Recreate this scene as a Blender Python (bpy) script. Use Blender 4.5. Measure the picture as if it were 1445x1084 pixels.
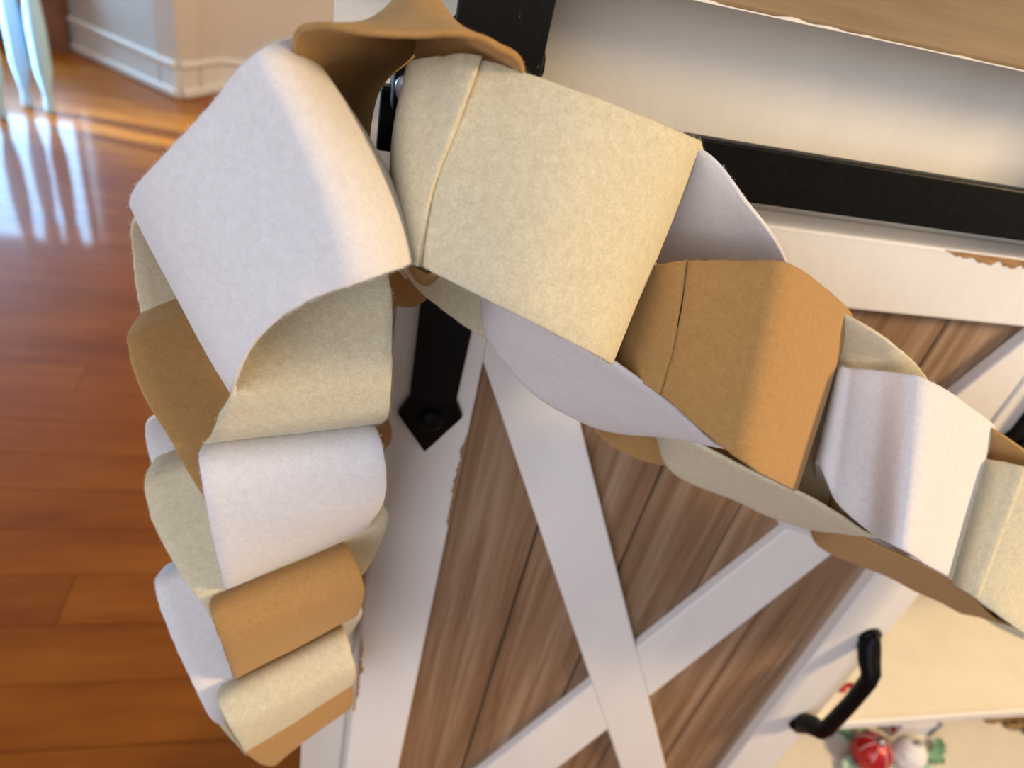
import bpy, math, random
from mathutils import Vector, Matrix, noise
random.seed(7)
S = bpy.context.scene
COL = S.collection
for o in list(bpy.data.objects):
    bpy.data.objects.remove(o)

# ------------------------------------------------------------------ camera
IW, IH, FP = 1445.0, 1084.0, 984.0            # photograph size and focal length in pixels
CAMD = 0.25                                   # camera to door face
dn = Vector((-336, 1378, 984)).normalized()   # world down / right / inwards, seen by the camera
rt = Vector((3878, 243, 984)); rt = (rt - dn * rt.dot(dn)).normalized()
nn = rt.cross(dn)
CAM = Vector((0, -CAMD, 0))
def cam2world(c):                             # camera axes: x right, y down, z forward
    return Vector((c.dot(rt), c.dot(nn), -c.dot(dn)))
cd = bpy.data.cameras.new('camera'); cam = bpy.data.objects.new('camera', cd); COL.objects.link(cam)
cx, cy, cz = cam2world(Vector((1, 0, 0))), cam2world(Vector((0, -1, 0))), cam2world(Vector((0, 0, -1)))
cam.matrix_world = Matrix(((cx.x, cy.x, cz.x, CAM.x), (cx.y, cy.y, cz.y, CAM.y), (cx.z, cy.z, cz.z, CAM.z), (0, 0, 0, 1)))
cd.sensor_width = 36; cd.lens = FP / IW * 36; cd.clip_start = 0.005
cd.dof.use_dof = True; cd.dof.focus_distance = 0.195; cd.dof.aperture_fstop = 12.5
S.camera = cam
FLOOR = -0.90

# ------------------------------------------------------------------ world, lights, exposure
S.view_settings.view_transform = 'Standard'; S.view_settings.look = 'None'
S.view_settings.gamma = 1.0; S.view_settings.use_curve_mapping = False
S.view_settings.exposure = -0.08
w = bpy.data.worlds.new('room_light'); S.world = w; w.use_nodes = True
w.node_tree.nodes['Background'].inputs[0].default_value = (0.83, 0.76, 0.73, 1)
w.node_tree.nodes['Background'].inputs[1].default_value = 0.42
def area(name, loc, target, size, power, color, sy=None):
    l = bpy.data.lights.new(name, 'AREA'); l.energy = power; l.color = color; l.size = size
    if sy: l.shape = 'RECTANGLE'; l.size_y = sy
    o = bpy.data.objects.new(name, l); COL.objects.link(o); o.location = loc
    o.rotation_euler = (Vector(target) - Vector(loc)).to_track_quat('-Z', 'Y').to_euler()
    return o
area('warm_lamp_light', (1.30, -0.50, 0.36), (0.12, -0.07, -0.12), 0.24, 24.0, (1.0, 0.72, 0.38))
area('window_daylight', (-0.80, -1.45, 0.35), (0.0, -0.07, -0.2), 1.2, 24.0, (0.84, 0.88, 1.0), 1.2)
area('added_far_wall_fill', (0.75, 1.35, 1.2), (-0.3, 2.9, -0.4), 0.4, 34.0, (1.0, 0.78, 0.52))  # added warm fill that brightens the far walls
gd = area('added_blue_leg_spot', (-2.4, 2.55, 0.0), (-1.10, 2.36, -0.62), 0.3, 6.0, (0.42, 0.70, 1.0), 0.4); gd.data.spread = 0.26  # added narrow blue spot, aimed only at the turned legs

# ------------------------------------------------------------------ helpers
def ray(u, v):
    return cam2world(Vector(((u - IW / 2) / FP, (v - IH / 2) / FP, 1)))
def P(u, v, h=0.0):                           # the point h mm in front of the door face on that line of sight
    q = ray(u, v); return CAM + q * ((CAMD - h / 1000.0) / q.y)
def FL(u, v, z=FLOOR):
    q = ray(u, v); return CAM + q * (z / q.z)

def mesh_obj(name, verts, faces, mat, parent=None, smooth=False):
    m = bpy.data.meshes.new(name); m.from_pydata([tuple(v) for v in verts], [], faces); m.update()
    if smooth:
        for p in m.polygons: p.use_smooth = True
    o = bpy.data.objects.new(name, m); COL.objects.link(o)
    if mat: m.materials.append(mat)
    if parent:
        o.parent = parent
        o.matrix_parent_inverse = Matrix.Translation(-parent.location)
    return o
def bevel(o, w, seg=2):
    b = o.modifiers.new('bevel', 'BEVEL'); b.width = w; b.segments = seg; b.limit_method = 'ANGLE'
    return o
def box(name, a, b, mat, parent=None, bv=0.0):
    x0, y0, z0 = [min(a[i], b[i]) for i in range(3)]; x1, y1, z1 = [max(a[i], b[i]) for i in range(3)]
    v = [(x0,y0,z0),(x1,y0,z0),(x1,y1,z0),(x0,y1,z0),(x0,y0,z1),(x1,y0,z1),(x1,y1,z1),(x0,y1,z1)]
    f = [(0,3,2,1),(4,5,6,7),(0,1,5,4),(1,2,6,5),(2,3,7,6),(3,0,4,7)]
    o = mesh_obj(name, v, f, mat, parent)
    if bv: bevel(o, bv)
    return o
def prism(name, poly, y0, y1, mat, parent=None, bv=0.0):      # polygon in x,z (counter clockwise seen from the front), extruded in y
    n = len(poly)
    v = [(p[0], y0, p[1]) for p in poly] + [(p[0], y1, p[1]) for p in poly]
    f = [tuple(range(n)), tuple(range(2 * n - 1, n - 1, -1))] + [(i, i + n, (i + 1) % n + n, (i + 1) % n) for i in range(n)]
    o = mesh_obj(name, v, f, mat, parent)
    if bv: bevel(o, bv)
    return o
def lathe(name, prof, mat, parent=None, axis='z', org=(0,0,0), seg=28):   # prof: (radius, along)
    v, f = [], []
    n = len(prof)
    for i in range(seg):
        a = 2 * math.pi * i / seg
        for r, t in prof:
            p = (r * math.cos(a), r * math.sin(a), t)
            if axis == 'y': p = (p[0], p[2], p[1])
            if axis == 'x': p = (p[2], p[0], p[1])
            v.append(Vector(p) + Vector(org))
    for i in range(seg):
        for j in range(n - 1):
            f.append((i*n+j, ((i+1)%seg)*n+j, ((i+1)%seg)*n+j+1, i*n+j+1))
    return mesh_obj(name, v, f, mat, parent, True)
def tube(name, pts, rad, mat, parent=None, seg=10, flat=1.0):
    v, f = [], []
    for i, p in enumerate(pts):
        p = Vector(p)
        t = (Vector(pts[min(i+1, len(pts)-1)]) - Vector(pts[max(i-1, 0)])).normalized()
        s = t.cross(Vector((1, 0, 0)));
        if s.length < 1e-3: s = t.cross(Vector((0, 0, 1)))
        s.normalize(); q = t.cross(s)
        r = rad[i] if isinstance(rad, (list, tuple)) else rad
        for k in range(seg):
            a = 2 * math.pi * k / seg
            v.append(p + s * (r * math.cos(a) * flat) + q * (r * math.sin(a)))
    n = len(pts)
    for i in range(n - 1):
        for k in range(seg):
            f.append((i*seg+k, i*seg+(k+1)%seg, (i+1)*seg+(k+1)%seg, (i+1)*seg+k))
    f.append(tuple(range(seg-1, -1, -1))); f.append(tuple(range((n-1)*seg, n*seg)))
    return mesh_obj(name, v, f, mat, parent, True)
def empty(name, loc):
    o = bpy.data.objects.new(name, None); COL.objects.link(o); o.location = loc; o.empty_display_size = 0.02
    return o
def tag(o, label=None, cat=None, group=None, kind=None):
    if label: o['label'] = label
    if cat: o['category'] = cat
    if group: o['group'] = group
    if kind: o['kind'] = kind
    return o

# ------------------------------------------------------------------ materials
class NT:
    def __init__(self, name):
        self.m = bpy.data.materials.new(name); self.m.use_nodes = True
        self.t = self.m.node_tree; self.b = self.t.nodes['Principled BSDF']; self.out = self.t.nodes['Material Output']
    def n(self, kind, **kw):
        x = self.t.nodes.new(kind)
        for k, val in kw.items(): setattr(x, k, val)
        return x
    def l(self, a, b): self.t.links.new(a, b)
    def coord(self, scale=(1,1,1), space='Object', rot=(0,0,0)):
        c = self.n('ShaderNodeTexCoord'); mp = self.n('ShaderNodeMapping')
        mp.inputs['Scale'].default_value = scale; mp.inputs['Rotation'].default_value = rot
        self.l(c.outputs[space], mp.inputs[0]); return mp.outputs[0]
    def noise(self, vec, scale, detail=3, rough=0.55, dist=0.0):
        x = self.n('ShaderNodeTexNoise'); x.inputs['Scale'].default_value = scale; x.inputs['Detail'].default_value = detail
        x.inputs['Roughness'].default_value = rough; x.inputs['Distortion'].default_value = dist
        self.l(vec, x.inputs['Vector']); return x.outputs['Fac']
    def ramp(self, fac, stops):
        x = self.n('ShaderNodeValToRGB'); e = x.color_ramp.elements
        while len(e) < len(stops): e.new(0.5)
        for i, (p, c) in enumerate(stops):
            e[i].position = p; e[i].color = tuple(c) + (1,)
        self.l(fac, x.inputs[0]); return x.outputs[0]
    def mix(self, fac, a, b, mode='MIX'):
        x = self.n('ShaderNodeMix', data_type='RGBA', blend_type=mode)
        for s, val in ((x.inputs[0], fac), (x.inputs[6], a), (x.inputs[7], b)):
            if hasattr(val, 'is_linked') or hasattr(val, 'links'): self.l(val, s)
            elif isinstance(val, (int, float)): s.default_value = val
            else: s.default_value = tuple(val) + (1,)
        return x.outputs[2]
    def math(self, op, a, b=None):
        x = self.n('ShaderNodeMath', operation=op)
        for s, val in ((x.inputs[0], a), (x.inputs[1], b)):
            if val is None: continue
            if hasattr(val, 'links'): self.l(val, s)
            else: s.default_value = val
        return x.outputs[0]
    def bump(self, fac, strength, dist):
        x = self.n('ShaderNodeBump'); x.inputs['Strength'].default_value = strength; x.inputs['Distance'].default_value = dist
        self.l(fac, x.inputs['Height']); self.l(x.outputs[0], self.b.inputs['Normal']); return x
    def base(self, c):
        s = self.b.inputs['Base Color']
        if hasattr(c, 'links'): self.l(c, s)
        else: s.default_value = tuple(c) + (1,)
    def set(self, **kw):
        for k, val in kw.items():
            s = self.b.inputs[k.replace('_', ' ')]
            if hasattr(val, 'links'): self.l(val, s)
            else: s.default_value = val
        return self

def felt(name, c0, c1, sheen):
    m = NT(name); v = m.coord()
    big = m.noise(v, 480, 4, 0.7, 0.6); fine = m.noise(v, 2200, 4, 0.7, 0.8)
    k = m.math('ADD', m.math('MULTIPLY', big, 0.40), m.math('MULTIPLY', fine, 0.60))
    col = m.ramp(k, [(0.36, c0), (0.62, c1)])
    m.base(col); m.set(Roughness=0.95)
    m.b.inputs['Specular IOR Level'].default_value = 0.1
    m.b.inputs['Sheen Weight'].default_value = 0.25; m.b.inputs['Sheen Roughness'].default_value = 0.6
    m.b.inputs['Sheen Tint'].default_value = tuple(sheen) + (1,)
    m.bump(fine, 0.35, 0.0006)
    tr = m.n('ShaderNodeBsdfTranslucent'); m.l(col, tr.inputs[0])
    mx = m.n('ShaderNodeMixShader'); mx.inputs[0].default_value = 0.16
    m.l(m.b.outputs[0], mx.inputs[1]); m.l(tr.outputs[0], mx.inputs[2]); m.l(mx.outputs[0], m.out.inputs[0])
    return m.m
M_WHITE = felt('white_felt', (0.70, 0.67, 0.68), (0.84, 0.82, 0.83), (1, 1, 1))
M_CREAM = felt('cream_felt', (0.57, 0.495, 0.335), (0.79, 0.715, 0.515), (1, 0.97, 0.85))
M_TAN = felt('tan_felt', (0.385, 0.205, 0.068), (0.49, 0.285, 0.108), (1, 0.75, 0.45))
FELT = {'white': M_WHITE, 'cream': M_CREAM, 'tan': M_TAN}

def paint(name, c, wood=(0.30, 0.17, 0.08), wear=0.70, rough=0.5):
    m = NT(name); v = m.coord()
    n1 = m.noise(v, 55, 5, 0.7); n2 = m.noise(m.coord((1, 1, 0.25)), 30, 3, 0.5)
    tone = m.ramp(n2, [(0.3, [x * 0.93 for x in c]), (0.7, c)])
    mask = m.ramp(n1, [(wear, (0, 0, 0)), (wear + 0.02, (1, 1, 1))])
    m.base(m.mix(mask, tone, wood)); m.set(Roughness=rough)
    m.bump(m.noise(v, 160, 4, 0.6), 0.12, 0.002)
    return m.m
M_PAINT = paint('white_paint', (0.78, 0.76, 0.74), wear=0.735)
M_PAINT2 = paint('cream_white_paint', (0.76, 0.71, 0.62), wear=0.95)
_m = NT('bare_chip_wood'); _m.base(_m.ramp(_m.noise(_m.coord((4, 20, 20)), 30, 4), [(0.3, (0.20, 0.10, 0.035)), (0.7, (0.42, 0.25, 0.10))])); _m.set(Roughness=0.7); M_CHIP = _m.m

def wood(name, dark, mid, light, grain=(55, 55, 5), rough=0.6, var=0.12):
    m = NT(name)
    info = m.n('ShaderNodeObjectInfo'); c = m.n('ShaderNodeTexCoord')
    add = m.n('ShaderNodeVectorMath', operation='ADD'); sc = m.n('ShaderNodeVectorMath', operation='SCALE')
    comb = m.n('ShaderNodeCombineXYZ')
    for i in range(3): m.l(info.outputs['Random'], comb.inputs[i])
    m.l(comb.outputs[0], sc.inputs[0]); sc.inputs['Scale'].default_value = 37.0
    m.l(c.outputs['Object'], add.inputs[0]); m.l(sc.outputs[0], add.inputs[1])
    mp = m.n('ShaderNodeMapping'); mp.inputs['Scale'].default_value = grain; m.l(add.outputs[0], mp.inputs[0])
    n1 = m.noise(mp.outputs[0], 1.0, 4, 0.55, 0.5)
    mp2 = m.n('ShaderNodeMapping'); mp2.inputs['Scale'].default_value = [g * 5 for g in grain]; m.l(add.outputs[0], mp2.inputs[0])
    n2 = m.noise(mp2.outputs[0], 1.0, 3, 0.6)
    k = m.math('ADD', m.math('MULTIPLY', n1, 0.75), m.math('MULTIPLY', n2, 0.25))
    col = m.ramp(k, [(0.36, dark), (0.5, mid), (0.66, light)])
    vcol = m.ramp(info.outputs['Random'], [(0, (1 - var,) * 3), (1, (1 + var * 0.8,) * 3)])
    m.base(m.mix(1.0, col, vcol, 'MULTIPLY')); m.set(Roughness=rough)
    m.bump(k, 0.15, 0.002)
    return m
_p = wood('door_plank_wood', (0.140, 0.074, 0.036), (0.225, 0.132, 0.072), (0.32, 0.22, 0.145), (85, 85, 3.2))
_src = _p.b.inputs['Base Color'].links[0].from_socket
_v = _p.n('ShaderNodeTexVoronoi', feature='F1'); _v.inputs['Scale'].default_value = 9.0; _v.inputs['Randomness'].default_value = 1.0; _p.l(_p.coord((1, 0.02, 0.75)), _v.inputs['Vector'])
_p.base(_p.mix(_p.ramp(_v.outputs['Distance'], [(0.0, (0.9, 0.9, 0.9)), (0.035, (0.55, 0.55, 0.55)), (0.045, (0.95, 0.95, 0.95)), (0.06, (0, 0, 0))]), _src, (0.075, 0.036, 0.018)))
M_PLANK = _p.m
M_TOP = wood('top_board_wood', (0.20, 0.125, 0.058), (0.26, 0.17, 0.085), (0.33, 0.225, 0.125), (4, 50, 60)).m
_f = wood('floor_oak', (0.225, 0.056, 0.004), (0.285, 0.078, 0.006), (0.335, 0.102, 0.010), (2.5, 16, 16), rough=0.42, var=0.06)
_f.b.inputs['Coat Weight'].default_value = 0.30; _f.b.inputs['Specular IOR Level'].default_value = 0.08; _f.b.inputs['Coat Roughness'].default_value = 0.07
M_FLOOR = _f.m
_m = NT('black_iron'); _m.base(_m.ramp(_m.noise(_m.coord(), 300, 3), [(0.35, (0.0020, 0.0020, 0.0025)), (0.75, (0.0045, 0.0045, 0.005))])); _m.set(Roughness=0.42, Metallic=0.0)
_m.b.inputs['Specular IOR Level'].default_value = 0.12; _m.bump(_m.noise(_m.coord(), 500, 3), 0.1, 0.001); M_IRON = _m.m
_m = NT('worn_iron'); _sp = _m.n('ShaderNodeSeparateXYZ'); _m.l(_m.coord(), _sp.inputs[0]); _mk = _m.math('MULTIPLY', _m.math('GREATER_THAN', _sp.outputs[2], -0.07), 1.0)
_m.base(_m.mix(_mk, (0.006, 0.006, 0.007), _m.ramp(_m.noise(_m.coord((1, 1, 0.5)), 330, 4, 0.6), [(0.0, (0.006, 0.006, 0.007)), (0.69, (0.010, 0.010, 0.011)), (0.72, (0.30, 0.22, 0.11))]))); _m.set(Roughness=0.4); _m.b.inputs['Specular IOR Level'].default_value = 0.12; M_IRON2 = _m.m
_m = NT('zinc_bolt'); _m.base((0.5, 0.5, 0.52)); _m.set(Metallic=1.0, Roughness=0.3); M_ZINC = _m.m
def plain(name, c, rough=0.6, metal=0.0, var=0.08, scale=40):
    m = NT(name); m.base(m.ramp(m.noise(m.coord(), scale, 3), [(0.3, [x * (1 - var) for x in c]), (0.7, [min(1, x * (1 + var)) for x in c])]))
    m.set(Roughness=rough, Metallic=metal); return m.m
M_WALL = plain('greige_wall_paint', (0.60, 0.52, 0.44), 0.8, var=0.02, scale=3)
M_BASE = plain('baseboard_paint', (0.76, 0.71, 0.63), 0.45, var=0.02, scale=3)
M_PALE = plain('spindle_blue_light_tint', (0.50, 0.78, 0.95), 0.35, var=0.03)  # blue daylight on white legs, put into the base colour
M_RED = plain('red_glitter', (0.42, 0.012, 0.018), 0.3, 0.2, 0.4, 300)
M_FROST = plain('frosted_white', (0.80, 0.80, 0.80), 0.5, 0, 0.1, 200)
M_LEAF = plain('frosted_green_leaf', (0.16, 0.34, 0.22), 0.6, 0, 0.3, 90)
M_MINT = plain('mint_leaf', (0.38, 0.58, 0.50), 0.6, 0, 0.2, 90)
M_CARD = plain('lilac_white_card', (0.74, 0.72, 0.80), 0.6)
M_SLATE = plain('slate_blue_ribbon', (0.16, 0.20, 0.25), 0.6)
M_GOLD = plain('woven_straw', (0.26, 0.16, 0.06), 0.7, 0, 0.4, 250)

# ------------------------------------------------------------------ room: floor, far walls, window
floor = box('floor', (-3.2, -1.2, FLOOR - 0.05), (2.2, 5.2, FLOOR - 0.012), plain('subfloor', (0.10, 0.04, 0.012), 0.7)); tag(floor, 'glossy orange oak plank floor', 'floor', kind='structure')
PW = 0.083; y = -0.45; row = 0
while y < 3.9:
    x = -2.6 + random.uniform(-0.9, 0.0)
    while x < 0.75:
        L = random.uniform(0.7, 1.5)
        box('plank', (x + 0.0006, y + 0.0006, FLOOR - 0.012), (x + L - 0.0006, y + PW - 0.0006, FLOOR - random.uniform(0, 0.0003)), M_FLOOR, floor)
        x += L
    y += PW
cA, cB, cC = FL(255, 138), FL(62, 49), FL(312, 127)
def wallseg(name, a, b, baseb, top=1.7, ext=0.0):
    a = Vector((a.x, a.y, 0)); b = Vector((b.x, b.y, 0)); t = (b - a).normalized(); nrm = Vector((-t.y, t.x, 0))
    if nrm.dot(Vector((0, 0, 0)) - a) < 0: nrm = -nrm
    b = b + t * ext
    def slab(nm, off0, off1, z0, z1, mat):
        p = [a + nrm * off0, b + nrm * off0, b + nrm * off1, a + nrm * off1]
        v = [(q.x, q.y, z0) for q in p] + [(q.x, q.y, z1) for q in p]
        return mesh_obj(nm, v, [(0,1,2,3),(7,6,5,4),(0,4,5,1),(1,5,6,2),(2,6,7,3),(3,7,4,0)], mat)
    wl = slab(name, -0.1, 0.0, FLOOR - 0.01, top, M_WALL); tag(wl, kind='structure')
    bb = slab(baseb, 0.0, 0.014, FLOOR, FLOOR + 0.105, M_BASE); tag(bb, kind='structure')
    for nm, o1, z0, z1 in (('cap_moulding', 0.024, 0.105, 0.130), ('shoe_moulding', 0.030, 0.0, 0.030)):
        s = slab(nm, 0.0, o1, FLOOR + z0, FLOOR + z1, M_BASE); s.parent = bb; bevel(s, 0.008, 3)
wallseg('wall_left', cA, cB, 'baseboard_left')
wallseg('wall_corner', cA, cC, 'baseboard_corner')
wallseg('wall_back', cC, cC + Vector((2.6, 0.25, 0)), 'baseboard_back')
# bright garden window beyond the spindles
M_STAIN = plain('brown_stained_wood', (0.16, 0.06, 0.025), 0.45, var=0.2, scale=12)
_m = NT('window_daylight_glass'); e = _m.n('ShaderNodeEmission'); e.inputs[0].default_value = (0.30, 0.62, 1.0, 1); e.inputs[1].default_value = 26.0; _m.l(e.outputs[0], _m.out.inputs[0]); M_SKYGLASS = _m.m
wx, wy = -1.14, 3.08
win = box('window_1', (wx - 1.5, wy, FLOOR + 0.86), (wx, wy + 0.06, FLOOR + 0.92), M_STAIN); tag(win, kind='structure')
box('window_sill', (wx - 1.5, wy - 0.03, FLOOR + 0.24), (wx, wy + 0.06, FLOOR + 0.27), M_STAIN, win)
for k in range(4):
    box('window_pane', (wx - 0.02 - 0.44 * k - 0.42, wy + 0.02, FLOOR + 0.27), (wx - 0.02 - 0.44 * k, wy + 0.03, FLOOR + 0.86), M_SKYGLASS, win)
    box('window_stile', (wx - 0.02 - 0.44 * k, wy, FLOOR + 0.27), (wx - 0.44 * k, wy + 0.05, FLOOR + 0.86), M_STAIN, win)
wl = box('wall_window', (wx - 1.9, wy + 0.005, FLOOR - 0.01), (wx, wy + 0.1, FLOOR + 0.24), M_STAIN); tag(wl, kind='structure')

# turned pale spindles standing on the floor in front of the window
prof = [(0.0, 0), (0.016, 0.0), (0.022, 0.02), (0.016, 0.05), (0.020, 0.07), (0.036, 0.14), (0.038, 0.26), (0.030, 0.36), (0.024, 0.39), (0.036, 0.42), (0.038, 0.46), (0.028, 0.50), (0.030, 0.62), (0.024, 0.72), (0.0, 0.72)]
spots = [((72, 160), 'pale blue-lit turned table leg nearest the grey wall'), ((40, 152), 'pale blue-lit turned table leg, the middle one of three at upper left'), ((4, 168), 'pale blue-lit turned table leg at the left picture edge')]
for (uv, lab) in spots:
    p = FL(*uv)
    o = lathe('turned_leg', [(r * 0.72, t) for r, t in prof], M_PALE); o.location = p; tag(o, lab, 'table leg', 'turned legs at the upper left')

# ------------------------------------------------------------------ console cabinet
FY = 0.022                                     # face of the cabinet behind the door
XL, XR, CY1 = -0.008, 1.15, 0.40
con = empty('console_cabinet', (0.5, 0.2, FLOOR)); tag(con, 'distressed white console cabinet with brown wooden top and sliding X-braced plank door', 'cabinet')
apz = -0.1
box('top_board', (XL - 0.02, -0.014, -0.0172), (XR + 0.02, CY1 + 0.02, 0.016), M_TOP, con, 0.0012)
# chipped pale paint line along the lower edge of the top board
v, f = [], []
N = 260
for i in range(N + 1):
    x = XL + 0.03 + (0.75) * i / N
    hgt = 0.0004 + max(0, noise.noise(Vector((x * 90, 3.1, 0)))) * 0.0018
    v += [(x, -0.0146, -0.0175), (x, -0.0146, -0.0175 + hgt), (x, -0.013, -0.0175), (x, -0.013, -0.0175 + hgt)]
    if i:
        a = 4 * (i - 1); b = 4 * i
        f += [(a, b, b + 1, a + 1), (a + 2, a, b, b + 2), (a + 1, b + 1, b + 3, a + 3)]
mesh_obj('chipped_edge', v, f, M_PAINT2, con)
box('apron', (XL, FY, -0.10), (XR, FY + 0.02, -0.0172), M_PAINT2, con, 0.0008)
box('face_panel', (XL + 0.03, FY, -0.84), (0.425, FY + 0.018, -0.10), M_PAINT2, con)
box('post', (XL, FY - 0.002, FLOOR), (XL + 0.03, FY + 0.03, -0.10), M_PAINT2, con, 0.001)
box('side_panel', (XL, FY + 0.03, FLOOR + 0.06), (XL + 0.018, CY1, -0.0172), M_PAINT2, con, 0.001)
box('back_panel', (XL + 0.018, CY1 - 0.012, FLOOR + 0.06), (XR, CY1, -0.0172), M_PAINT2, con)
box('divider', (0.425, FY, FLOOR + 0.06), (0.443, CY1 - 0.012, -0.10), M_PAINT2, con)
box('side_panel', (XR - 0.018, FY, FLOOR + 0.06), (XR, CY1, -0.10), M_PAINT2, con)
sh = P(1191, 1016, -22)
box('shelf', (0.443, FY, sh.z - 0.008), (XR - 0.018, CY1 - 0.012, sh.z), M_PAINT2, con, 0.001)
box('shelf_lip', (0.443, FY - 0.004, sh.z - 0.010), (XR - 0.018, FY, sh.z + 0.0015), M_PAINT, con, 0.001)  # whiter paint carries the brighter light on the front edge
box('shelf', (0.443, FY + 0.004, -0.37), (XR - 0.018, CY1 - 0.012, -0.352), M_PAINT2, con, 0.001)  # unseen shelf, added to shade the deep part of the one below
box('shelf', (0.443, FY, FLOOR + 0.075), (XR - 0.018, CY1 - 0.012, FLOOR + 0.095), M_PAINT2, con, 0.001)
box('bottom_rail', (XL, FY, FLOOR + 0.02), (XR, FY + 0.02, FLOOR + 0.08), M_PAINT2, con)
box('post', (XR - 0.03, FY - 0.002, FLOOR), (XR, FY + 0.03, -0.10), M_PAINT2, con, 0.001)
# sliding track: flat bar in front of the cabinet face
TH = 0.012
tz1, tz0 = P(962, 191, TH * 1000).z, P(1065, 288, TH * 1000).z
tx0 = P(535, 160, TH * 1000).x
tr = box('sliding_track', (tx0, -TH, tz0), (XR, -TH + 0.006, tz1), M_IRON, con, 0.0008)
lathe('spacer', [(0, 0), (0.006, 0), (0.006, 0.030), (0, 0.030)], M_IRON, con, 'y', (tx0 + 0.75, -TH + 0.005, (tz0 + tz1) / 2))
lathe('spacer', [(0, 0), (0.006, 0), (0.006, 0.030), (0, 0.030)], M_IRON, con, 'y', (tx0 + 0.012, -TH + 0.005, (tz0 + tz1) / 2))
es = box('end_stop', (tx0 + 0.003, -TH - 0.012, tz1 - 0.004), (tx0 + 0.013, -TH + 0.012, tz1 + 0.010), M_IRON, con, 0.0015)
lathe('end_stop_bolt', [(0, -0.004), (0.0045, -0.004), (0.0045, 0.0), (0.002, 0.0), (0.002, 0.02), (0, 0.02)], M_ZINC, con, 'y', (tx0 + 0.008, -TH - 0.012, tz1 + 0.004))

# ------------------------------------------------------------------ sliding barn door
DX0, DX1, DXi0, DXi1 = 0.024, 0.407, 0.063, 0.358
DT = 0.018
zt, zr, zb = -0.0917, -0.1268, -0.80
door = empty('sliding_door', (0.215, 0.0, zb)); door['label'] = 'white X-braced sliding barn door with brown planks and black hardware'
door.parent = con; door.matrix_parent_inverse = Matrix.Translation(-con.location)
def worn(o): return o
def board(name, x0, x1, z0, z1, y0=0.0, y1=DT): return box(name, (x0, y0, z0), (x1, y1, z1), M_PAINT, door, 0.0012)
board('stile', DX0, DXi0, zb, zt); board('stile', DXi1, DX1, zb, zt)
board('rail', DXi0, DXi1, zr, zt); board('rail', DXi0, DXi1, zb, zb + 0.045)
edges = [DXi0 - 0.004, 0.1165, 0.1765, 0.2370, 0.2970, DXi1 + 0.004]
for i in range(5):
    o = box('plank', (edges[i] + 0.0009, 0.0085, zb + 0.02), (edges[i + 1] - 0.0009, 0.0145, zr + 0.01), M_PLANK, door, 0.0011)
box('door_backing', (DXi0 - 0.004, 0.0146, zb + 0.02), (DXi1 + 0.004, 0.0170, zr + 0.01), plain('dark_backing', (0.03, 0.018, 0.01), 0.9), door)
# X braces: one long board from the upper left corner, two short ones meeting it
def lx(p, q, z): return p[0] + (q[0] - p[0]) * (z - p[1]) / (q[1] - p[1])
L1a, L1b = (0.0641, -0.1737), (0.2190, -0.5041)      # lower-left edge
R1a, R1b = (0.1177, -0.2039), (0.2944, -0.5777)      # upper-right edge
zc = -0.78
poly = [(DXi0, zr), (DXi0, L1a[1] + 0.002), (lx(L1a, L1b, zc), zc), (lx(R1a, R1b, zc), zc), (lx(R1a, R1b, zr), zr)]
poly = [(min(p[0], DXi1), p[1]) for p in poly]
zl, zrr = None, None
# clip the lower end at the right stile
def at_x(p, q, x): return p[1] + (q[1] - p[1]) * (x - p[0]) / (q[0] - p[0])
poly = [(DXi0, zr), (DXi0, at_x(L1a, L1b, DXi0)), (lx(L1a, L1b, -0.755), -0.755), (DXi1, -0.755), (DXi1, at_x(R1a, R1b, DXi1)), (lx(R1a, R1b, zr), zr)]
prism('brace', poly, 0.0012, 0.0085, M_PAINT, door, 0.001)
T2a, T2b = (0.1344, -0.5530), (0.2703, -0.2781)      # upper-left edge
B2a, B2b = (0.2424, -0.4590), (0.3148, -0.2994)      # lower-right edge
def isect(p, q, r, s):
    x1, y1, x2, y2, x3, y3, x4, y4 = *p, *q, *r, *s
    dd = (x1 - x2) * (y3 - y4) - (y1 - y2) * (x3 - x4)
    a, b = x1 * y2 - y1 * x2, x3 * y4 - y3 * x4
    return ((a * (x3 - x4) - (x1 - x2) * b) / dd, (a * (y3 - y4) - (y1 - y2) * b) / dd)
i1, i2 = isect(T2a, T2b, R1a, R1b), isect(B2a, B2b, R1a, R1b)
prism('brace', [i1, i2, (DXi1, at_x(B2a, B2b, DXi1)), (DXi1, zr), (lx(T2a, T2b, zr), zr)], 0.0012, 0.0085, M_PAINT, door, 0.001)
i3, i4 = isect(T2a, T2b, L1a, L1b), isect(B2a, B2b, L1a, L1b)
prism('brace', [i3, (DXi0, at_x(T2a, T2b, DXi0)), (DXi0, -0.755), (lx(B2a, B2b, -0.755), -0.755), i4], 0.0012, 0.0085, M_PAINT, door, 0.001)
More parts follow.
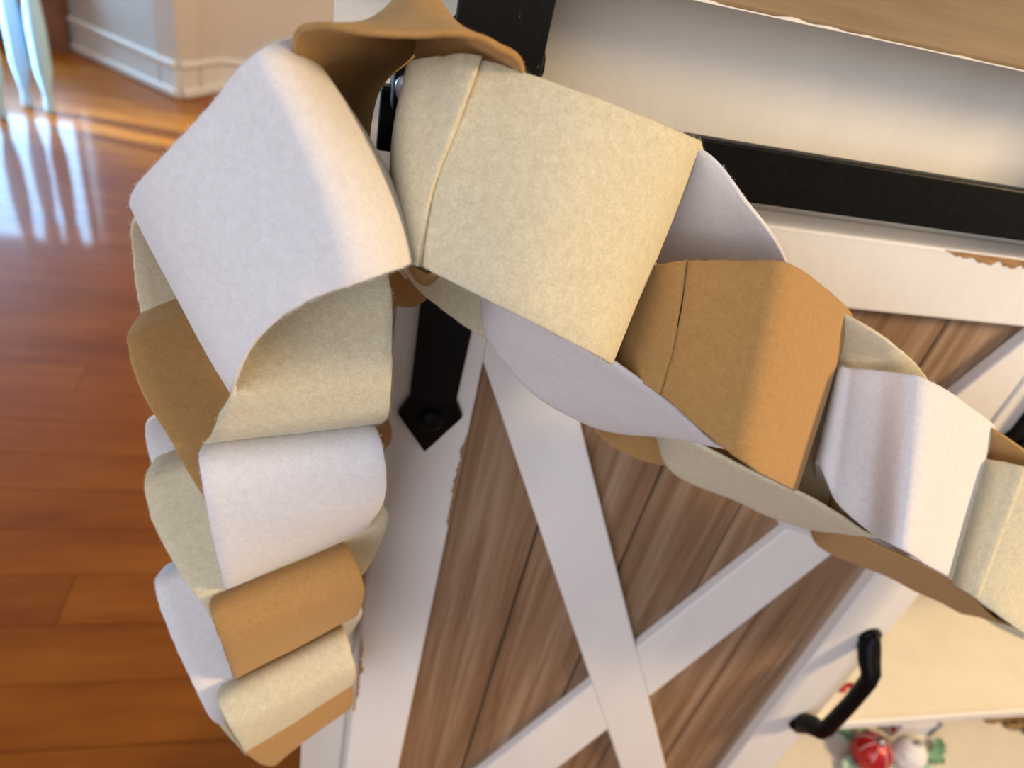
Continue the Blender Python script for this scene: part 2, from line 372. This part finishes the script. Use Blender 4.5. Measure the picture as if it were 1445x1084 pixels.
# chipped paint patches showing bare wood: ragged thin flakes on edges
def chip(x0, x1, z, hmax, seed, y=-0.0002, up=False, vert=False, name='bare_wood_chip'):
    n = 40; v, f = [], []
    for i in range(n + 1):
        t = i / n; e = math.sin(math.pi * t) ** 0.5
        d = e * hmax * (0.35 + 0.9 * abs(noise.noise(Vector((t * 9 + seed, seed, 0.3)))) + 0.35 * noise.noise(Vector((t * 34 + seed, 1.7, seed))))
        d = max(d, 0.00005)
        a = x0 + (x1 - x0) * t
        s = 1 if up else -1
        if vert: p0, p1 = (z, a), (z + s * d, a)
        else: p0, p1 = (a, z), (a, z + s * d)
        for yy in (y, y + 0.0012): v += [(p0[0], yy, p0[1]), (p1[0], yy, p1[1])]
        if i:
            q, b = 4 * (i - 1), 4 * i
            f += [(q, b, b + 1, q + 1), (q + 1, b + 1, b + 3, q + 3), (q + 2, q + 3, b + 3, b + 2), (q, q + 2, b + 2, b)]
    return mesh_obj(name, v, f, M_CHIP, door)
q0, q1 = P(1335, 352), P(1445, 366)
chip(q0.x, q1.x + 0.05, zt - 0.0008, 0.006, 2.0)
q0, q1 = P(655, 640), P(640, 720)
chip(q1.z - 0.012, q0.z + 0.012, DXi0 - 0.0006, 0.0032, 5.0, vert=True)
chip(-0.46, -0.375, DX0 + 0.0006, 0.0042, 8.0, vert=True, up=True)
# handle on the right stile
def hp(u, v, h): return P(u, v, h)
top0, bot0 = P(1226, 903, 0), P(1127, 1018, 0)
hx = 0.392
za, zb2 = -0.3977, -0.5052
pts = [(hx, -0.0035, za + 0.016), (hx, -0.0040, za + 0.010), (hx, -0.0060, za + 0.002), (hx, -0.0130, za - 0.006), (hx, -0.0195, za - 0.011), (hx, -0.0215, za - 0.017),
       (hx, -0.0225, za - 0.045), (hx, -0.0215, zb2 + 0.022), (hx, -0.0195, zb2 + 0.016), (hx, -0.0130, zb2 + 0.010), (hx, -0.0060, zb2 + 0.002), (hx, -0.0040, zb2 - 0.008), (hx, -0.0035, zb2 - 0.014)]
hd = tube('handle', pts, [0.0030, 0.0056, 0.0082, 0.0078, 0.0070, 0.0062, 0.0058, 0.0062, 0.0070, 0.0078, 0.0082, 0.0056, 0.0030], M_IRON, door, 14)
for zz in (za + 0.008, zb2 - 0.006):
    lathe('handle_foot', [(0, 0), (0.0065, 0.0), (0.0085, 0.0015), (0.0085, 0.0045), (0, 0.0045)], M_IRON, door, 'y', (hx, -0.005, zz), 18)
# hanger straps with arrow ends, each with roller and bolts
def strap(x):
    zt2 = 0.004
    yf = lambda z: -0.016 if z > -0.088 else -0.0035
    w0, w1 = 0.0148, 0.0104
    prof = [(zt2, w0), (-0.045, w0 * 0.97), (-0.088, 0.0128), (-0.100, 0.0124), (-0.192, w1)]
    v, f = [], []
    ys = [-0.0185, -0.0185, -0.0180, -0.0050, -0.0042]
    for (z, ww), yy in zip(prof, ys):
        v += [(x - ww, yy, z), (x + ww, yy, z), (x + ww, yy + 0.004, z), (x - ww, yy + 0.004, z)]
    for i in range(len(prof) - 1):
        a, b = 4 * i, 4 * i + 4
        f += [(a, b, b + 1, a + 1), (a + 1, b + 1, b + 2, a + 2), (a + 2, b + 2, b + 3, a + 3), (a + 3, b + 3, b, a)]
    f += [(0, 1, 2, 3), (19, 18, 17, 16)]
    st = mesh_obj('hanger_strap', v, f, M_IRON2, door); bevel(st, 0.0006)
    prism('arrow_end', [(x - w1, -0.190), (x - 0.0150, -0.2000), (x, -0.2225), (x + 0.0150, -0.2000), (x + w1, -0.190)], -0.0042, -0.0002, M_IRON, door, 0.0012)
    lathe('bolt_head', [(0, -0.0075), (0.0040, -0.0075), (0.0058, -0.0062), (0.0060, -0.0042), (0, -0.0042)], M_IRON, door, 'y', (x, 0, -0.2015))
    wz = -0.0455
    lathe('roller', [(0, -0.0142), (0.0160, -0.0142), (0.0165, -0.0135), (0.0165, -0.012), (0.0145, -0.0105), (0.0145, -0.0075), (0.0165, -0.006), (0.0165, -0.004), (0, -0.004)], M_IRON, door, 'y', (x, 0, wz))
    lathe('axle_bolt', [(0, -0.023), (0.005, -0.023), (0.006, -0.021), (0.006, -0.018), (0, -0.018)], M_IRON, door, 'y', (x, 0, wz))
strap(0.0430); strap(0.3835)

# ------------------------------------------------------------------ felt chain
WID = 0.062; TH2 = 0.0007
def cr(p0, p1, p2, p3, t):
    return 0.5 * ((2 * p1) + (p2 - p0) * t + (2 * p0 - 5 * p1 + 4 * p2 - p3) * t * t + (3 * p1 - p0 - 3 * p2 + p3) * t ** 3)
def solve(st):
    ua, va, h, ub, vb = st[:5]; sgn = st[5] if len(st) > 5 else 0
    wd = st[6] if len(st) > 6 else WID
    pa = P(ua, va, h)
    if isinstance(sgn, tuple): return pa, P(ub, vb, sgn[0])
    q = ray(ub, vb); d = pa - CAM
    a, b, c = q.dot(q), -2 * q.dot(d), d.dot(d) - wd * wd
    disc = b * b - 4 * a * c
    if disc <= 0: t = -b / (2 * a)
    else: t = (-b + (1 if sgn > 0 else -1 if sgn < 0 else 0) * math.sqrt(disc)) / (2 * a)
    return pa, CAM + q * t
def strip_mesh(name, grid, closed, mat, parent, off=0.0, seed=0.0):
    n = len(grid); M = len(grid[0]) - 1
    nor = []
    for i in range(n):
        i0, i1 = ((i - 1) % n, (i + 1) % n) if closed else (max(i - 1, 0), min(i + 1, n - 1))
        row = []
        for j in range(M + 1):
            t = grid[i1][j] - grid[i0][j]; wv = grid[i][min(j + 1, M)] - grid[i][max(j - 1, 0)]
            nv = t.cross(wv)
            row.append(nv.normalized() if nv.length > 1e-12 else Vector((0, -1, 0)))
        nor.append(row)
    ring = []; K = None
    for i in range(n):
        g, nr = grid[i], nor[i]; sec = []
        wd = (g[M] - g[0]).normalized()
        e0 = noise.noise(g[0] * 900) * 0.00035 + noise.noise(g[0] * 260) * 0.0003
        e1 = noise.noise(g[M] * 900) * 0.00035 + noise.noise(g[M] * 260) * 0.0003
        def pt(j, s):
            p = g[j] + nr[j] * (off + s * TH2)
            d = noise.noise(g[j] * 40 + Vector((seed, 0, 0))) * 0.0006
            return p + nr[j] * d
        top = [pt(j, 1) for j in range(M + 1)]; bot = [pt(j, -1) for j in range(M + 1)]
        m1 = g[M] + nr[M] * off + wd * (TH2 * 0.8 + e1); m0 = g[0] + nr[0] * off - wd * (TH2 * 0.8 + e0)
        sec = top + [top[M] + wd * TH2 * 0.55 - nr[M] * TH2 * 0.35, m1, bot[M] + wd * TH2 * 0.55 + nr[M] * TH2 * 0.35] + bot[::-1] + [bot[0] - wd * TH2 * 0.55 + nr[0] * TH2 * 0.35, m0, top[0] - wd * TH2 * 0.55 - nr[0] * TH2 * 0.35]
        K = len(sec); ring += sec
    f = []
    for i in range(n if closed else n - 1):
        a, b = i * K, ((i + 1) % n) * K
        for k in range(K):
            f.append((a + k, a + (k + 1) % K, b + (k + 1) % K, b + k))
    if not closed:
        f.append(tuple(range(K - 1, -1, -1))); f.append(tuple(range((n - 1) * K, n * K)))
    return mesh_obj(name, ring, f, mat, parent, True), grid, nor
SUB = 9
def fuzz(o, grid, nor, color, count):           # loose fibres standing off the felt, thickest along the cut rims
    rnd = random.Random(len(LINKS)); n, M = len(grid), len(grid[0]) - 1; v, f = [], []
    for k in range(count):
        i = rnd.randrange(n); rim = rnd.random() < 0.6
        j = (0 if rnd.random() < 0.5 else M) if rim else rnd.randrange(M + 1)
        a, b = grid[i][j], grid[(i + 1) % n][j]; p = a.lerp(b, rnd.random())
        side = (grid[i][M] - grid[i][0]).normalized() * (-1 if j == 0 else 1); nr = nor[i][j] * rnd.choice((-1, 1)); t = (b - a).normalized()
        if rim: d = side * rnd.uniform(0.5, 1) + nr * rnd.uniform(-0.6, 0.6) + t * rnd.uniform(-1, 1); p = p + side * TH2 * 0.6
        else: d = nr * rnd.uniform(0.3, 0.8) + t * rnd.uniform(-1, 1) + side * rnd.uniform(-1, 1); p = p + nr * TH2
        d.normalize(); L = rnd.uniform(0.0004, 0.0013); w = d.cross(Vector((rnd.uniform(-1, 1), rnd.uniform(-1, 1), rnd.uniform(-1, 1)))).normalized() * 0.00003
        c = Vector((rnd.uniform(-1, 1), rnd.uniform(-1, 1), rnd.uniform(-1, 1))) * L * 0.35
        q = len(v); m = p + d * L * 0.5 + c
        v += [p - w, p + w, m + w * 0.8, m - w * 0.8, p + d * L]
        f += [(q, q + 1, q + 2, q + 3), (q + 3, q + 2, q + 4)]
    z = mesh_obj('felt_fuzz', v, f, FELT[color], o); tag(z, kind='stuff')
LINKS = {}
def link(color, label, stations, flap=None, key=None, bows={}):       # bows: sideways bulge (pixels, pixels, mm) half way across a station
    A, B = zip(*[solve(s) for s in stations]); n = len(A)
    ra, rb, rw = [], [], []
    W = []
    for i, s in enumerate(stations):
        du, dv, dh = bows.get(i, (0, 0, 0)); m = (A[i] + B[i]) / 2; q = m - CAM; h = -m.y * 1000
        c = Vector((q.dot(Vector((rt.x, nn.x, -dn.x))), q.dot(Vector((rt.y, nn.y, -dn.y))), q.dot(Vector((rt.z, nn.z, -dn.z)))))
        u, v = c.x / c.z * FP + IW / 2, c.y / c.z * FP + IH / 2
        W.append(P(u + du, v + dv, h + dh) - m)
    for i in range(n):
        for k in range(SUB):
            t = k / SUB
            ra.append(cr(A[i - 1], A[i], A[(i + 1) % n], A[(i + 2) % n], t))
            rb.append(cr(B[i - 1], B[i], B[(i + 1) % n], B[(i + 2) % n], t))
            rw.append(cr(W[i - 1], W[i], W[(i + 1) % n], W[(i + 2) % n], t))
    per = sum(((ra[i] + rb[i]) / 2 - (ra[i - 1] + rb[i - 1]) / 2).length for i in range(len(ra)))
    print('LINK', key, color, 'perimeter %.0f mm' % (per * 1000), 'widths', ' '.join('%.0f' % ((a - b).length * 1000) for a, b in zip(A, B)),
          'hB', ' '.join('%.0f' % (-b.y * 1000) for b in B))
    M = 14; N = len(ra)
    grid = [[ra[i].lerp(rb[i], j / M) + rw[i] * (4 * (j / M) * (1 - j / M)) for j in range(M + 1)] for i in range(N)]
    o, grid, nor = strip_mesh('felt_link', grid, True, FELT[color], None, 0.0, len(LINKS) * 3.3)
    tag(o, label, 'felt link', 'felt chain links')
    LINKS[key] = (o, grid, nor)
    if flap:
        i0, ends = flap; K = 36; fg = []
        for k in range(K + 1):
            row = []
            for j in range(M + 1):
                t = j / M; m = t * (len(ends) - 1); a = min(int(m), len(ends) - 2)
                e = [ends[max(a - 1, 0)], ends[a], ends[a + 1], ends[min(a + 2, len(ends) - 1)]]
                x = (i0 + (cr(*e, m - a) - i0) * k / K) * SUB
                q = math.floor(x); fr = x - q
                row.append(grid[q % N][j].lerp(grid[(q + 1) % N][j], fr))
            fg.append(row)
        mid = int(ends[0] * SUB) % N
        sgn = 1 if nor[mid][7].dot(CAM - grid[mid][7]) > 0 else -1
        strip_mesh('overlap_flap', fg, False, FELT[color], o, sgn * TH2 * 2.0, len(LINKS) * 3.3)
    fuzz(o, grid, nor, color, 2600)
    return o

# --- apex link, hooked over the end of the track: rims near / far
link('tan', 'tan felt loop at the apex, hooked over the end of the black track', [
    (590, 50, 106, 597, -22, (52,)), (520, 47, 106, 570, -8, (48,)), (455, 38, 104, 574, 34, (46,)), (418, 52, 98, 586, 72, (44,)),
    (425, 120, 86, 530, 132, (38,)), (470, 250, 74, 518, 255, (26,)), (522, 365, 66, 528, 395, (16,)),
    (572, 372, 66, 566, 430, (18,)), (612, 386, 64, 606, 412, (20,)), (665, 330, 62, 640, 320, (24,)), (725, 200, 72, 640, 200, (36,)),
    (738, 97, 92, 592, 92, (46,)), (700, 64, 102, 592, 50, (46,)), (650, 49, 105, 614, -2, (48,))], key='L0')
# --- right branch
link('cream', 'large cream felt loop with a glued seam, right of the tan apex loop', [
    (590, 92, 76, 572, 366, 0), (630, 88, 85, 596, 371, 0), (680, 88, 89, 622, 386, 0), (840, 141, 95, 740, 446, 0), (960, 190, 90, 838, 497, 0), (988, 205, 72, 862, 510, 1),
    (970, 225, 48, 845, 490, (70,)), (860, 210, 28, 760, 470, (46,)), (740, 190, 22, 690, 476, (40,)), (640, 150, 28, 612, 425, (44,)), (592, 105, 50, 575, 385, (66,))], flap=(-1.2, (2, 1.84, 1.5, 1.35)), key='R1', bows={10: (-14, 0, 0), 0: (-15, 0, 0), 1: (-9, 0, 2), 2: (-2, 0, 2), 3: (0, 0, 2)})
link('white', 'white felt loop between the large cream loop and the seamed tan loop', [
    (985, 212, 78, 850, 330, (36,)), (1050, 280, 84, 930, 370, (40,)), (1112, 380, 76, 985, 440, (36,)), (1115, 490, 68, 985, 540, (40,)), (1085, 590, 74, 985, 600, (46,)),
    (1020, 630, 92, 925, 612, (56,)), (950, 573, 98, 845, 604, (60,)), (860, 508, 100, 760, 558, (60,)), (745, 440, 90, 692, 482, (56,)), (705, 400, 76, 680, 425, (46,)), (760, 300, 66, 680, 350, (36,)), (900, 220, 70, 770, 310, (34,))], key='R2')
link('tan', 'tan felt loop with a curved glued seam on the right-hand chain', [
    (904, 392, 70, 868, 508, (78,)), (925, 380, 80, 895, 527, (94,)), (972, 371, 87, 936, 556, (105,)), (1050, 370, 95, 1000, 612, (120,)), (1115, 376, 99, 1060, 657, (128,)), (1175, 420, 88, 1105, 682, (117,)), (1200, 447, 72, 1122, 690, (96,)),
    (1180, 455, 46, 1095, 670, (66,)), (1060, 450, 24, 985, 660, (36,)), (960, 450, 20, 905, 648, (32,)), (890, 420, 34, 843, 606, (38,))], flap=(-1.2, (2, 2.06, 2.1, 2.0)), key='R3')
link('cream', 'cream felt loop between the seamed tan loop and the shaded white loop', [
    (1150, 425, 72, 1080, 500, (34,)), (1202, 449, 84, 1120, 545, (42,)), (1262, 489, 88, 1125, 620, (56,)), (1308, 542, 82, 1120, 680, (62,)), (1325, 640, 78, 1132, 712, (64,)), (1300, 735, 86, 1145, 738, (64,)),
    (1242, 757, 96, 1155, 748, (62,)), (1180, 724, 102, 1095, 731, (64,)), (1120, 692, 102, 1040, 706, (62,)), (1030, 650, 92, 955, 668, (56,)), (960, 600, 76, 930, 622, (46,)), (975, 510, 62, 925, 550, (34,)), (1060, 440, 64, 1000, 500, (30,))], key='R4')
link('white', 'white felt loop between the cream and the shaded brown-tan loop at right', [
    (1182, 524, 76, 1154, 650, (88,)), (1205, 523, 84, 1180, 705, (102,)), (1245, 526, 91, 1228, 748, (116,)), (1307, 538, 100, 1272, 773, (131,)), (1365, 574, 91, 1312, 798, (123,)), (1402, 605, 76, 1337, 811, (106,)),
    (1380, 615, 48, 1310, 790, (66,)), (1290, 600, 26, 1215, 770, (38,)), (1215, 600, 24, 1100, 738, (36,)), (1192, 565, 46, 1150, 690, (58,))], key='R5')
link('tan', 'dark tan felt loop near the right picture edge', [
    (1350, 585, 72, 1290, 660, (36,)), (1402, 607, 84, 1325, 700, (44,)), (1460, 648, 88, 1345, 755, (60,)), (1510, 700, 82, 1345, 800, (66,)), (1530, 800, 80, 1345, 835, (68,)), (1490, 885, 88, 1360, 865, (68,)),
    (1412, 878, 98, 1330, 850, (66,)), (1375, 845, 103, 1290, 833, (68,)), (1335, 812, 104, 1250, 812, (66,)), (1240, 770, 92, 1165, 776, (58,)), (1180, 730, 76, 1145, 745, (46,)), (1190, 650, 62, 1140, 680, (34,)), (1270, 590, 66, 1210, 640, (32,))], key='R6')
link('cream', 'cream felt loop cut off by the right picture edge', [
    (1378, 650, 74, 1338, 812, 0), (1400, 652, 86, 1352, 824, 0), (1445, 662, 95, 1376, 842, 0), (1520, 690, 97, 1445, 892, 0), (1590, 740, 86, 1510, 930, 0), (1610, 765, 70, 1530, 945, 0),
    (1580, 770, 48, 1500, 925, (62,)), (1480, 750, 26, 1400, 880, (38,)), (1390, 700, 40, 1345, 830, (58,))], flap=(-1.0, (2, 2)), key='R7')
# --- left branch, hanging down
link('white', 'large white felt loop draped left of the tan apex loop', [
    (418, 58, 76, 586, 366, 0), (400, 61, 92, 560, 376, 0), (370, 74, 99, 510, 394, 0), (335, 105, 99, 450, 414, 0), (300, 150, 97, 392, 447, 0), (240, 215, 95, 352, 490, 0), (194, 266, 88, 331, 540, 0), (188, 290, 74, 330, 552, 0),
    (220, 270, 54, 345, 530, 0), (300, 180, 40, 430, 440, 0), (380, 95, 44, 530, 385, 0), (414, 66, 58, 576, 370, 0)], key='W1', bows={11: (17, -5, 0), 0: (20, -6, 0), 1: (16, -5, 2), 2: (8, 0, 3), 6: (-3, 2, 0), 7: (-4, 2, 0)})
link('cream', 'cream felt loop hanging directly below the large white loop', [
    (298, 618, 84, 542, 592, 0), (312, 585, 90, 549, 555, 0), (330, 548, 92, 551, 480, 0), (345, 450, 88, 548, 400, 0), (320, 370, 74, 520, 330, 0), (250, 320, 52, 460, 300, 0), (192, 308, 38, 430, 310, 1),
    (191, 370, 26, 430, 380, 1), (203, 450, 24, 440, 460, 1), (230, 550, 34, 470, 540, 1), (275, 620, 62, 520, 595, 1)], key='W2')
link('tan', 'tan felt loop folded round the left of the hanging chain', [
    (183, 488, 66, 425, 372, 1), (200, 545, 74, 460, 440, 1), (240, 615, 78, 500, 510, 1), (297, 712, 78, 549, 600, 1), (302, 722, 66, 540, 632, 1), (285, 690, 48, 520, 590, 1),
    (230, 590, 30, 470, 480, 1), (205, 490, 26, 430, 400, 1), (206, 444, 42, 410, 360, 1), (188, 462, 56, 415, 365, 1)], key='W3')
link('white', 'white felt loop in the middle of the hanging chain', [
    (302, 610, 66, 512, 588, 0), (284, 640, 84, 530, 608, 0), (290, 690, 92, 541, 655, 0), (303, 760, 92, 540, 705, 0), (317, 822, 84, 522, 736, 0), (318, 824, 66, 516, 740, 0),
    (270, 770, 44, 490, 700, 1), (225, 680, 32, 450, 640, 1), (208, 600, 34, 430, 570, 1), (250, 585, 48, 470, 560, 1)], key='W4')
link('cream', 'cream felt loop flanking both sides of the hanging chain above the tan band', [
    (207, 690, 62, 450, 590, 1), (222, 745, 70, 490, 650, 1), (255, 805, 76, 530, 700, 1), (298, 868, 80, 546, 738, 1), (312, 900, 66, 512, 808, 1), (295, 870, 46, 500, 780, 1),
    (245, 780, 30, 470, 680, 1), (225, 690, 28, 440, 600, 1), (228, 645, 42, 435, 575, 1), (212, 662, 54, 440, 580, 1)], key='W5')
link('tan', 'smooth tan felt band low on the hanging chain', [
    (318, 822, 64, 468, 757, 0), (299, 848, 82, 488, 772, 0), (305, 880, 90, 505, 805, 0), (318, 915, 92, 512, 835, 0), (330, 951, 84, 505, 861, 0), (330, 952, 66, 498, 866, 0),
    (290, 910, 44, 470, 830, 1), (260, 850, 36, 440, 770, 1), (275, 820, 46, 440, 750, 1)], key='W6')
link('white', 'white felt loop behind the lowest cream band', [
    (221, 828, 62, 440, 720, 1), (235, 875, 70, 470, 780, 1), (265, 945, 76, 500, 840, 1), (300, 1013, 80, 507, 872, 1), (325, 1020, 66, 470, 915, 1), (305, 1000, 46, 460, 890, 1),
    (255, 910, 30, 440, 800, 1), (235, 830, 28, 420, 730, 1), (242, 798, 42, 415, 710, 1), (226, 810, 54, 425, 714, 1)], key='W7')
link('cream', 'lowest cream felt band of the hanging chain', [
    (326, 955, 64, 476, 880, 0), (308, 980, 82, 484, 888, 0), (318, 1010, 90, 494, 920, 0), (332, 1035, 92, 500, 945, 0), (346, 1058, 84, 498, 962, 0), (345, 1060, 64, 490, 968, 0),
    (310, 1020, 42, 460, 930, 1), (290, 970, 36, 440, 880, 1), (300, 945, 46, 440, 870, 1)], key='W8')
link('tan', 'bottommost tan felt loop of the hanging chain', [
    (300, 960, 70, 450, 870, (46,)), (315, 1010, 76, 480, 920, (52,)), (345, 1058, 82, 496, 962, (58,)), (375, 1079, 74, 493, 1000, (50,)), (390, 1070, 60, 470, 990, (34,)), (350, 1020, 46, 450, 930, (20,)), (310, 960, 46, 430, 870, (20,)), (298, 945, 58, 430, 860, (34,))], key='W9')

# ------------------------------------------------------------------ Christmas things on the lower shelf
def ball(name, c, r, mat, parent=None, seg=20, sq=1.0):
    k = 12
    prof = [(max(1e-5, r * math.sin(math.pi * i / k)), -r * sq * math.cos(math.pi * i / k)) for i in range(k + 1)]
    return lathe(name, prof, mat, parent, 'z', c, seg)
BZ = FLOOR + 0.095
def at(u, v, z): q = ray(u, v); return CAM + q * (z / q.z)
def leaf(name, base, d, L, wd, mat, parent, droop=0.15):
    d = Vector(d).normalized(); sd = d.cross(Vector((0, 0, 1))).normalized(); v, f = [], []
    shape = [0.15, 0.75, 0.5, 1.0, 0.55, 0.85, 0.4, 0.0]          # holly-like lobes
    for i, ww in enumerate(shape):
        t = i / (len(shape) - 1); c = Vector(base) + d * L * t + Vector((0, 0, 1)) * L * (0.35 * t - droop * t * t * 2)
        for sgn in (-1, 0, 1):
            p = c + sd * wd * ww * sgn + Vector((0, 0, 0.0025 * abs(sgn)))
            v += [p, p - Vector((0, 0, 0.0009))]
    for i in range(len(shape) - 1):
        for k in (0, 2):
            a, b = 6 * i + k, 6 * (i + 1) + k
            f += [(a, a + 2, b + 2, b), (a + 1, b + 1, b + 3, a + 3)]
        a, b = 6 * i, 6 * (i + 1)
        f += [(a, b, b + 1, a + 1), (a + 4, a + 5, b + 5, b + 4)]
    return mesh_obj(name, v, f, mat, parent)
# red ornament: ball, metal cap, wire loop, pale glitter ribs
rc = at(1233, 1058, BZ + 0.030); rr = 0.0245
rc.z = BZ + rr
ro = empty('red_ornament', (rc.x, rc.y, BZ)); tag(ro, 'red glitter ball ornament on the lower shelf below the black handle', 'ornament')
ball('ball', rc, rr, M_RED, ro)
for k in range(8):
    a = math.pi * k / 4
    pts = [rc + Vector((math.cos(a) * math.sin(t), math.sin(a) * math.sin(t), math.cos(t))) * rr * 1.005 for t in [0.12 + 1.1 * q / 8 for q in range(9)]]
    tube('glitter_stripe', pts, 0.0006, plain('pale_glitter', (0.75, 0.55, 0.55), 0.4, 0, 0.3, 400) if k == 0 else bpy.data.materials['pale_glitter'], ro, 6)
lathe('cap', [(0, 0), (0.005, 0), (0.005, 0.005), (0, 0.006)], M_ZINC, ro, 'z', rc + Vector((0, 0, rr - 0.001)), 14)
wc = at(1283, 1062, BZ + 0.02); wr = 0.0205; wc.z = BZ + wr
wo = empty('white_ornament', (wc.x, wc.y, BZ)); tag(wo, 'frosted white ball ornament right beside the red one', 'ornament')
ball('ball', wc, wr, M_FROST, wo)
lathe('cap', [(0, 0), (0.004, 0), (0.004, 0.004), (0, 0.005)], M_ZINC, wo, 'z', wc + Vector((0, 0, wr - 0.001)), 14)
sp = empty('holly_sprig', (rc.x, rc.y + 0.03, BZ)); tag(sp, 'frosted green holly sprig round the red and white ornaments', 'sprig')
for u, v_, du, m_ in ((1200, 1078, (-1, -0.5, 0), M_MINT), (1196, 1040, (-0.8, 0.8, 0), M_LEAF), (1215, 1030, (0.1, 1, 0), M_LEAF), (1312, 1072, (1, -0.2, 0), M_LEAF), (1300, 1082, (0.6, -1, 0), M_MINT), (1225, 1084, (-0.3, -1, 0), M_MINT), (1322, 1060, (0.7, 0.7, 0), M_LEAF)):
    b = at(u, v_, BZ + 0.006); leaf('leaf', b - Vector(du).normalized() * 0.012, du, 0.032, 0.010, m_, sp)
tube('stem', [at(1205, 1060, BZ + 0.003), at(1255, 1075, BZ + 0.003), at(1310, 1070, BZ + 0.003)], 0.0022, M_LEAF, sp, 8)
for u, v_ in ((1268, 1024), (1262, 1030)):
    ball('berry', at(u, v_, BZ + 0.012), 0.0045, M_RED, sp, 12)
# card box with slate ribbon edge
p0 = at(1258, 1042, BZ); p1 = at(1312, 1036, BZ)
cb = empty('gift_box', ((p0.x + p1.x) / 2, p0.y + 0.02, BZ)); tag(cb, 'small lilac-white gift box with slate ribbon behind the ornaments', 'box')
box('box_body', (p0.x, p0.y, BZ), (p1.x - 0.008, p0.y + 0.05, BZ + 0.022), M_CARD, cb, 0.001)
box('lid', (p0.x - 0.001, p0.y - 0.001, BZ + 0.022), (p1.x - 0.007, p0.y + 0.051, BZ + 0.030), M_CARD, cb, 0.001)
box('ribbon', (p1.x - 0.0068, p0.y - 0.002, BZ), (p1.x - 0.0005, p0.y + 0.052, BZ + 0.031), M_SLATE, cb, 0.0008)
# woven straw mat lying at the right, braids side by side
m0, m1 = at(1362, 1012, BZ), at(1450, 1042, BZ)
mt = empty('woven_mat', (m1.x, m0.y + 0.05, BZ)); tag(mt, 'brown woven straw mat at the right end of the lower shelf', 'mat')
for k in range(7):
    yy = m1.y + 0.005 + k * 0.011
    x0 = m0.x + (m1.x - m0.x) * max(0, 1 - k / 3.2)
    pts = [(x0 + 0.004 * q, yy + 0.0016 * math.sin(q * 1.3 + k), BZ + 0.0052 + 0.0016 * math.sin(q * 1.3 + k * 1.6)) for q in range(int((1.10 - x0) / 0.004))]
    tube('braid', pts, 0.0052, M_GOLD, mt, 7)
# tiny red bow tail on the upper shelf behind the handle
bp = at(1190, 973, sh.z + 0.004)
bw = empty('red_bow', (bp.x, bp.y, sh.z)); tag(bw, 'tiny red ribbon bow on the shelf behind the black handle', 'bow')
for sg in (-1, 1):
    pts = [bp + Vector((sg * 0.011 * math.sin(t), 0.004 * math.sin(2 * t), 0.004 * (1 - math.cos(t)))) for t in [math.pi * q / 8 for q in range(9)]]
    tube('bow_loop', pts, 0.0022, M_RED, bw, 6)
ball('knot', bp, 0.0032, M_RED, bw, 10)
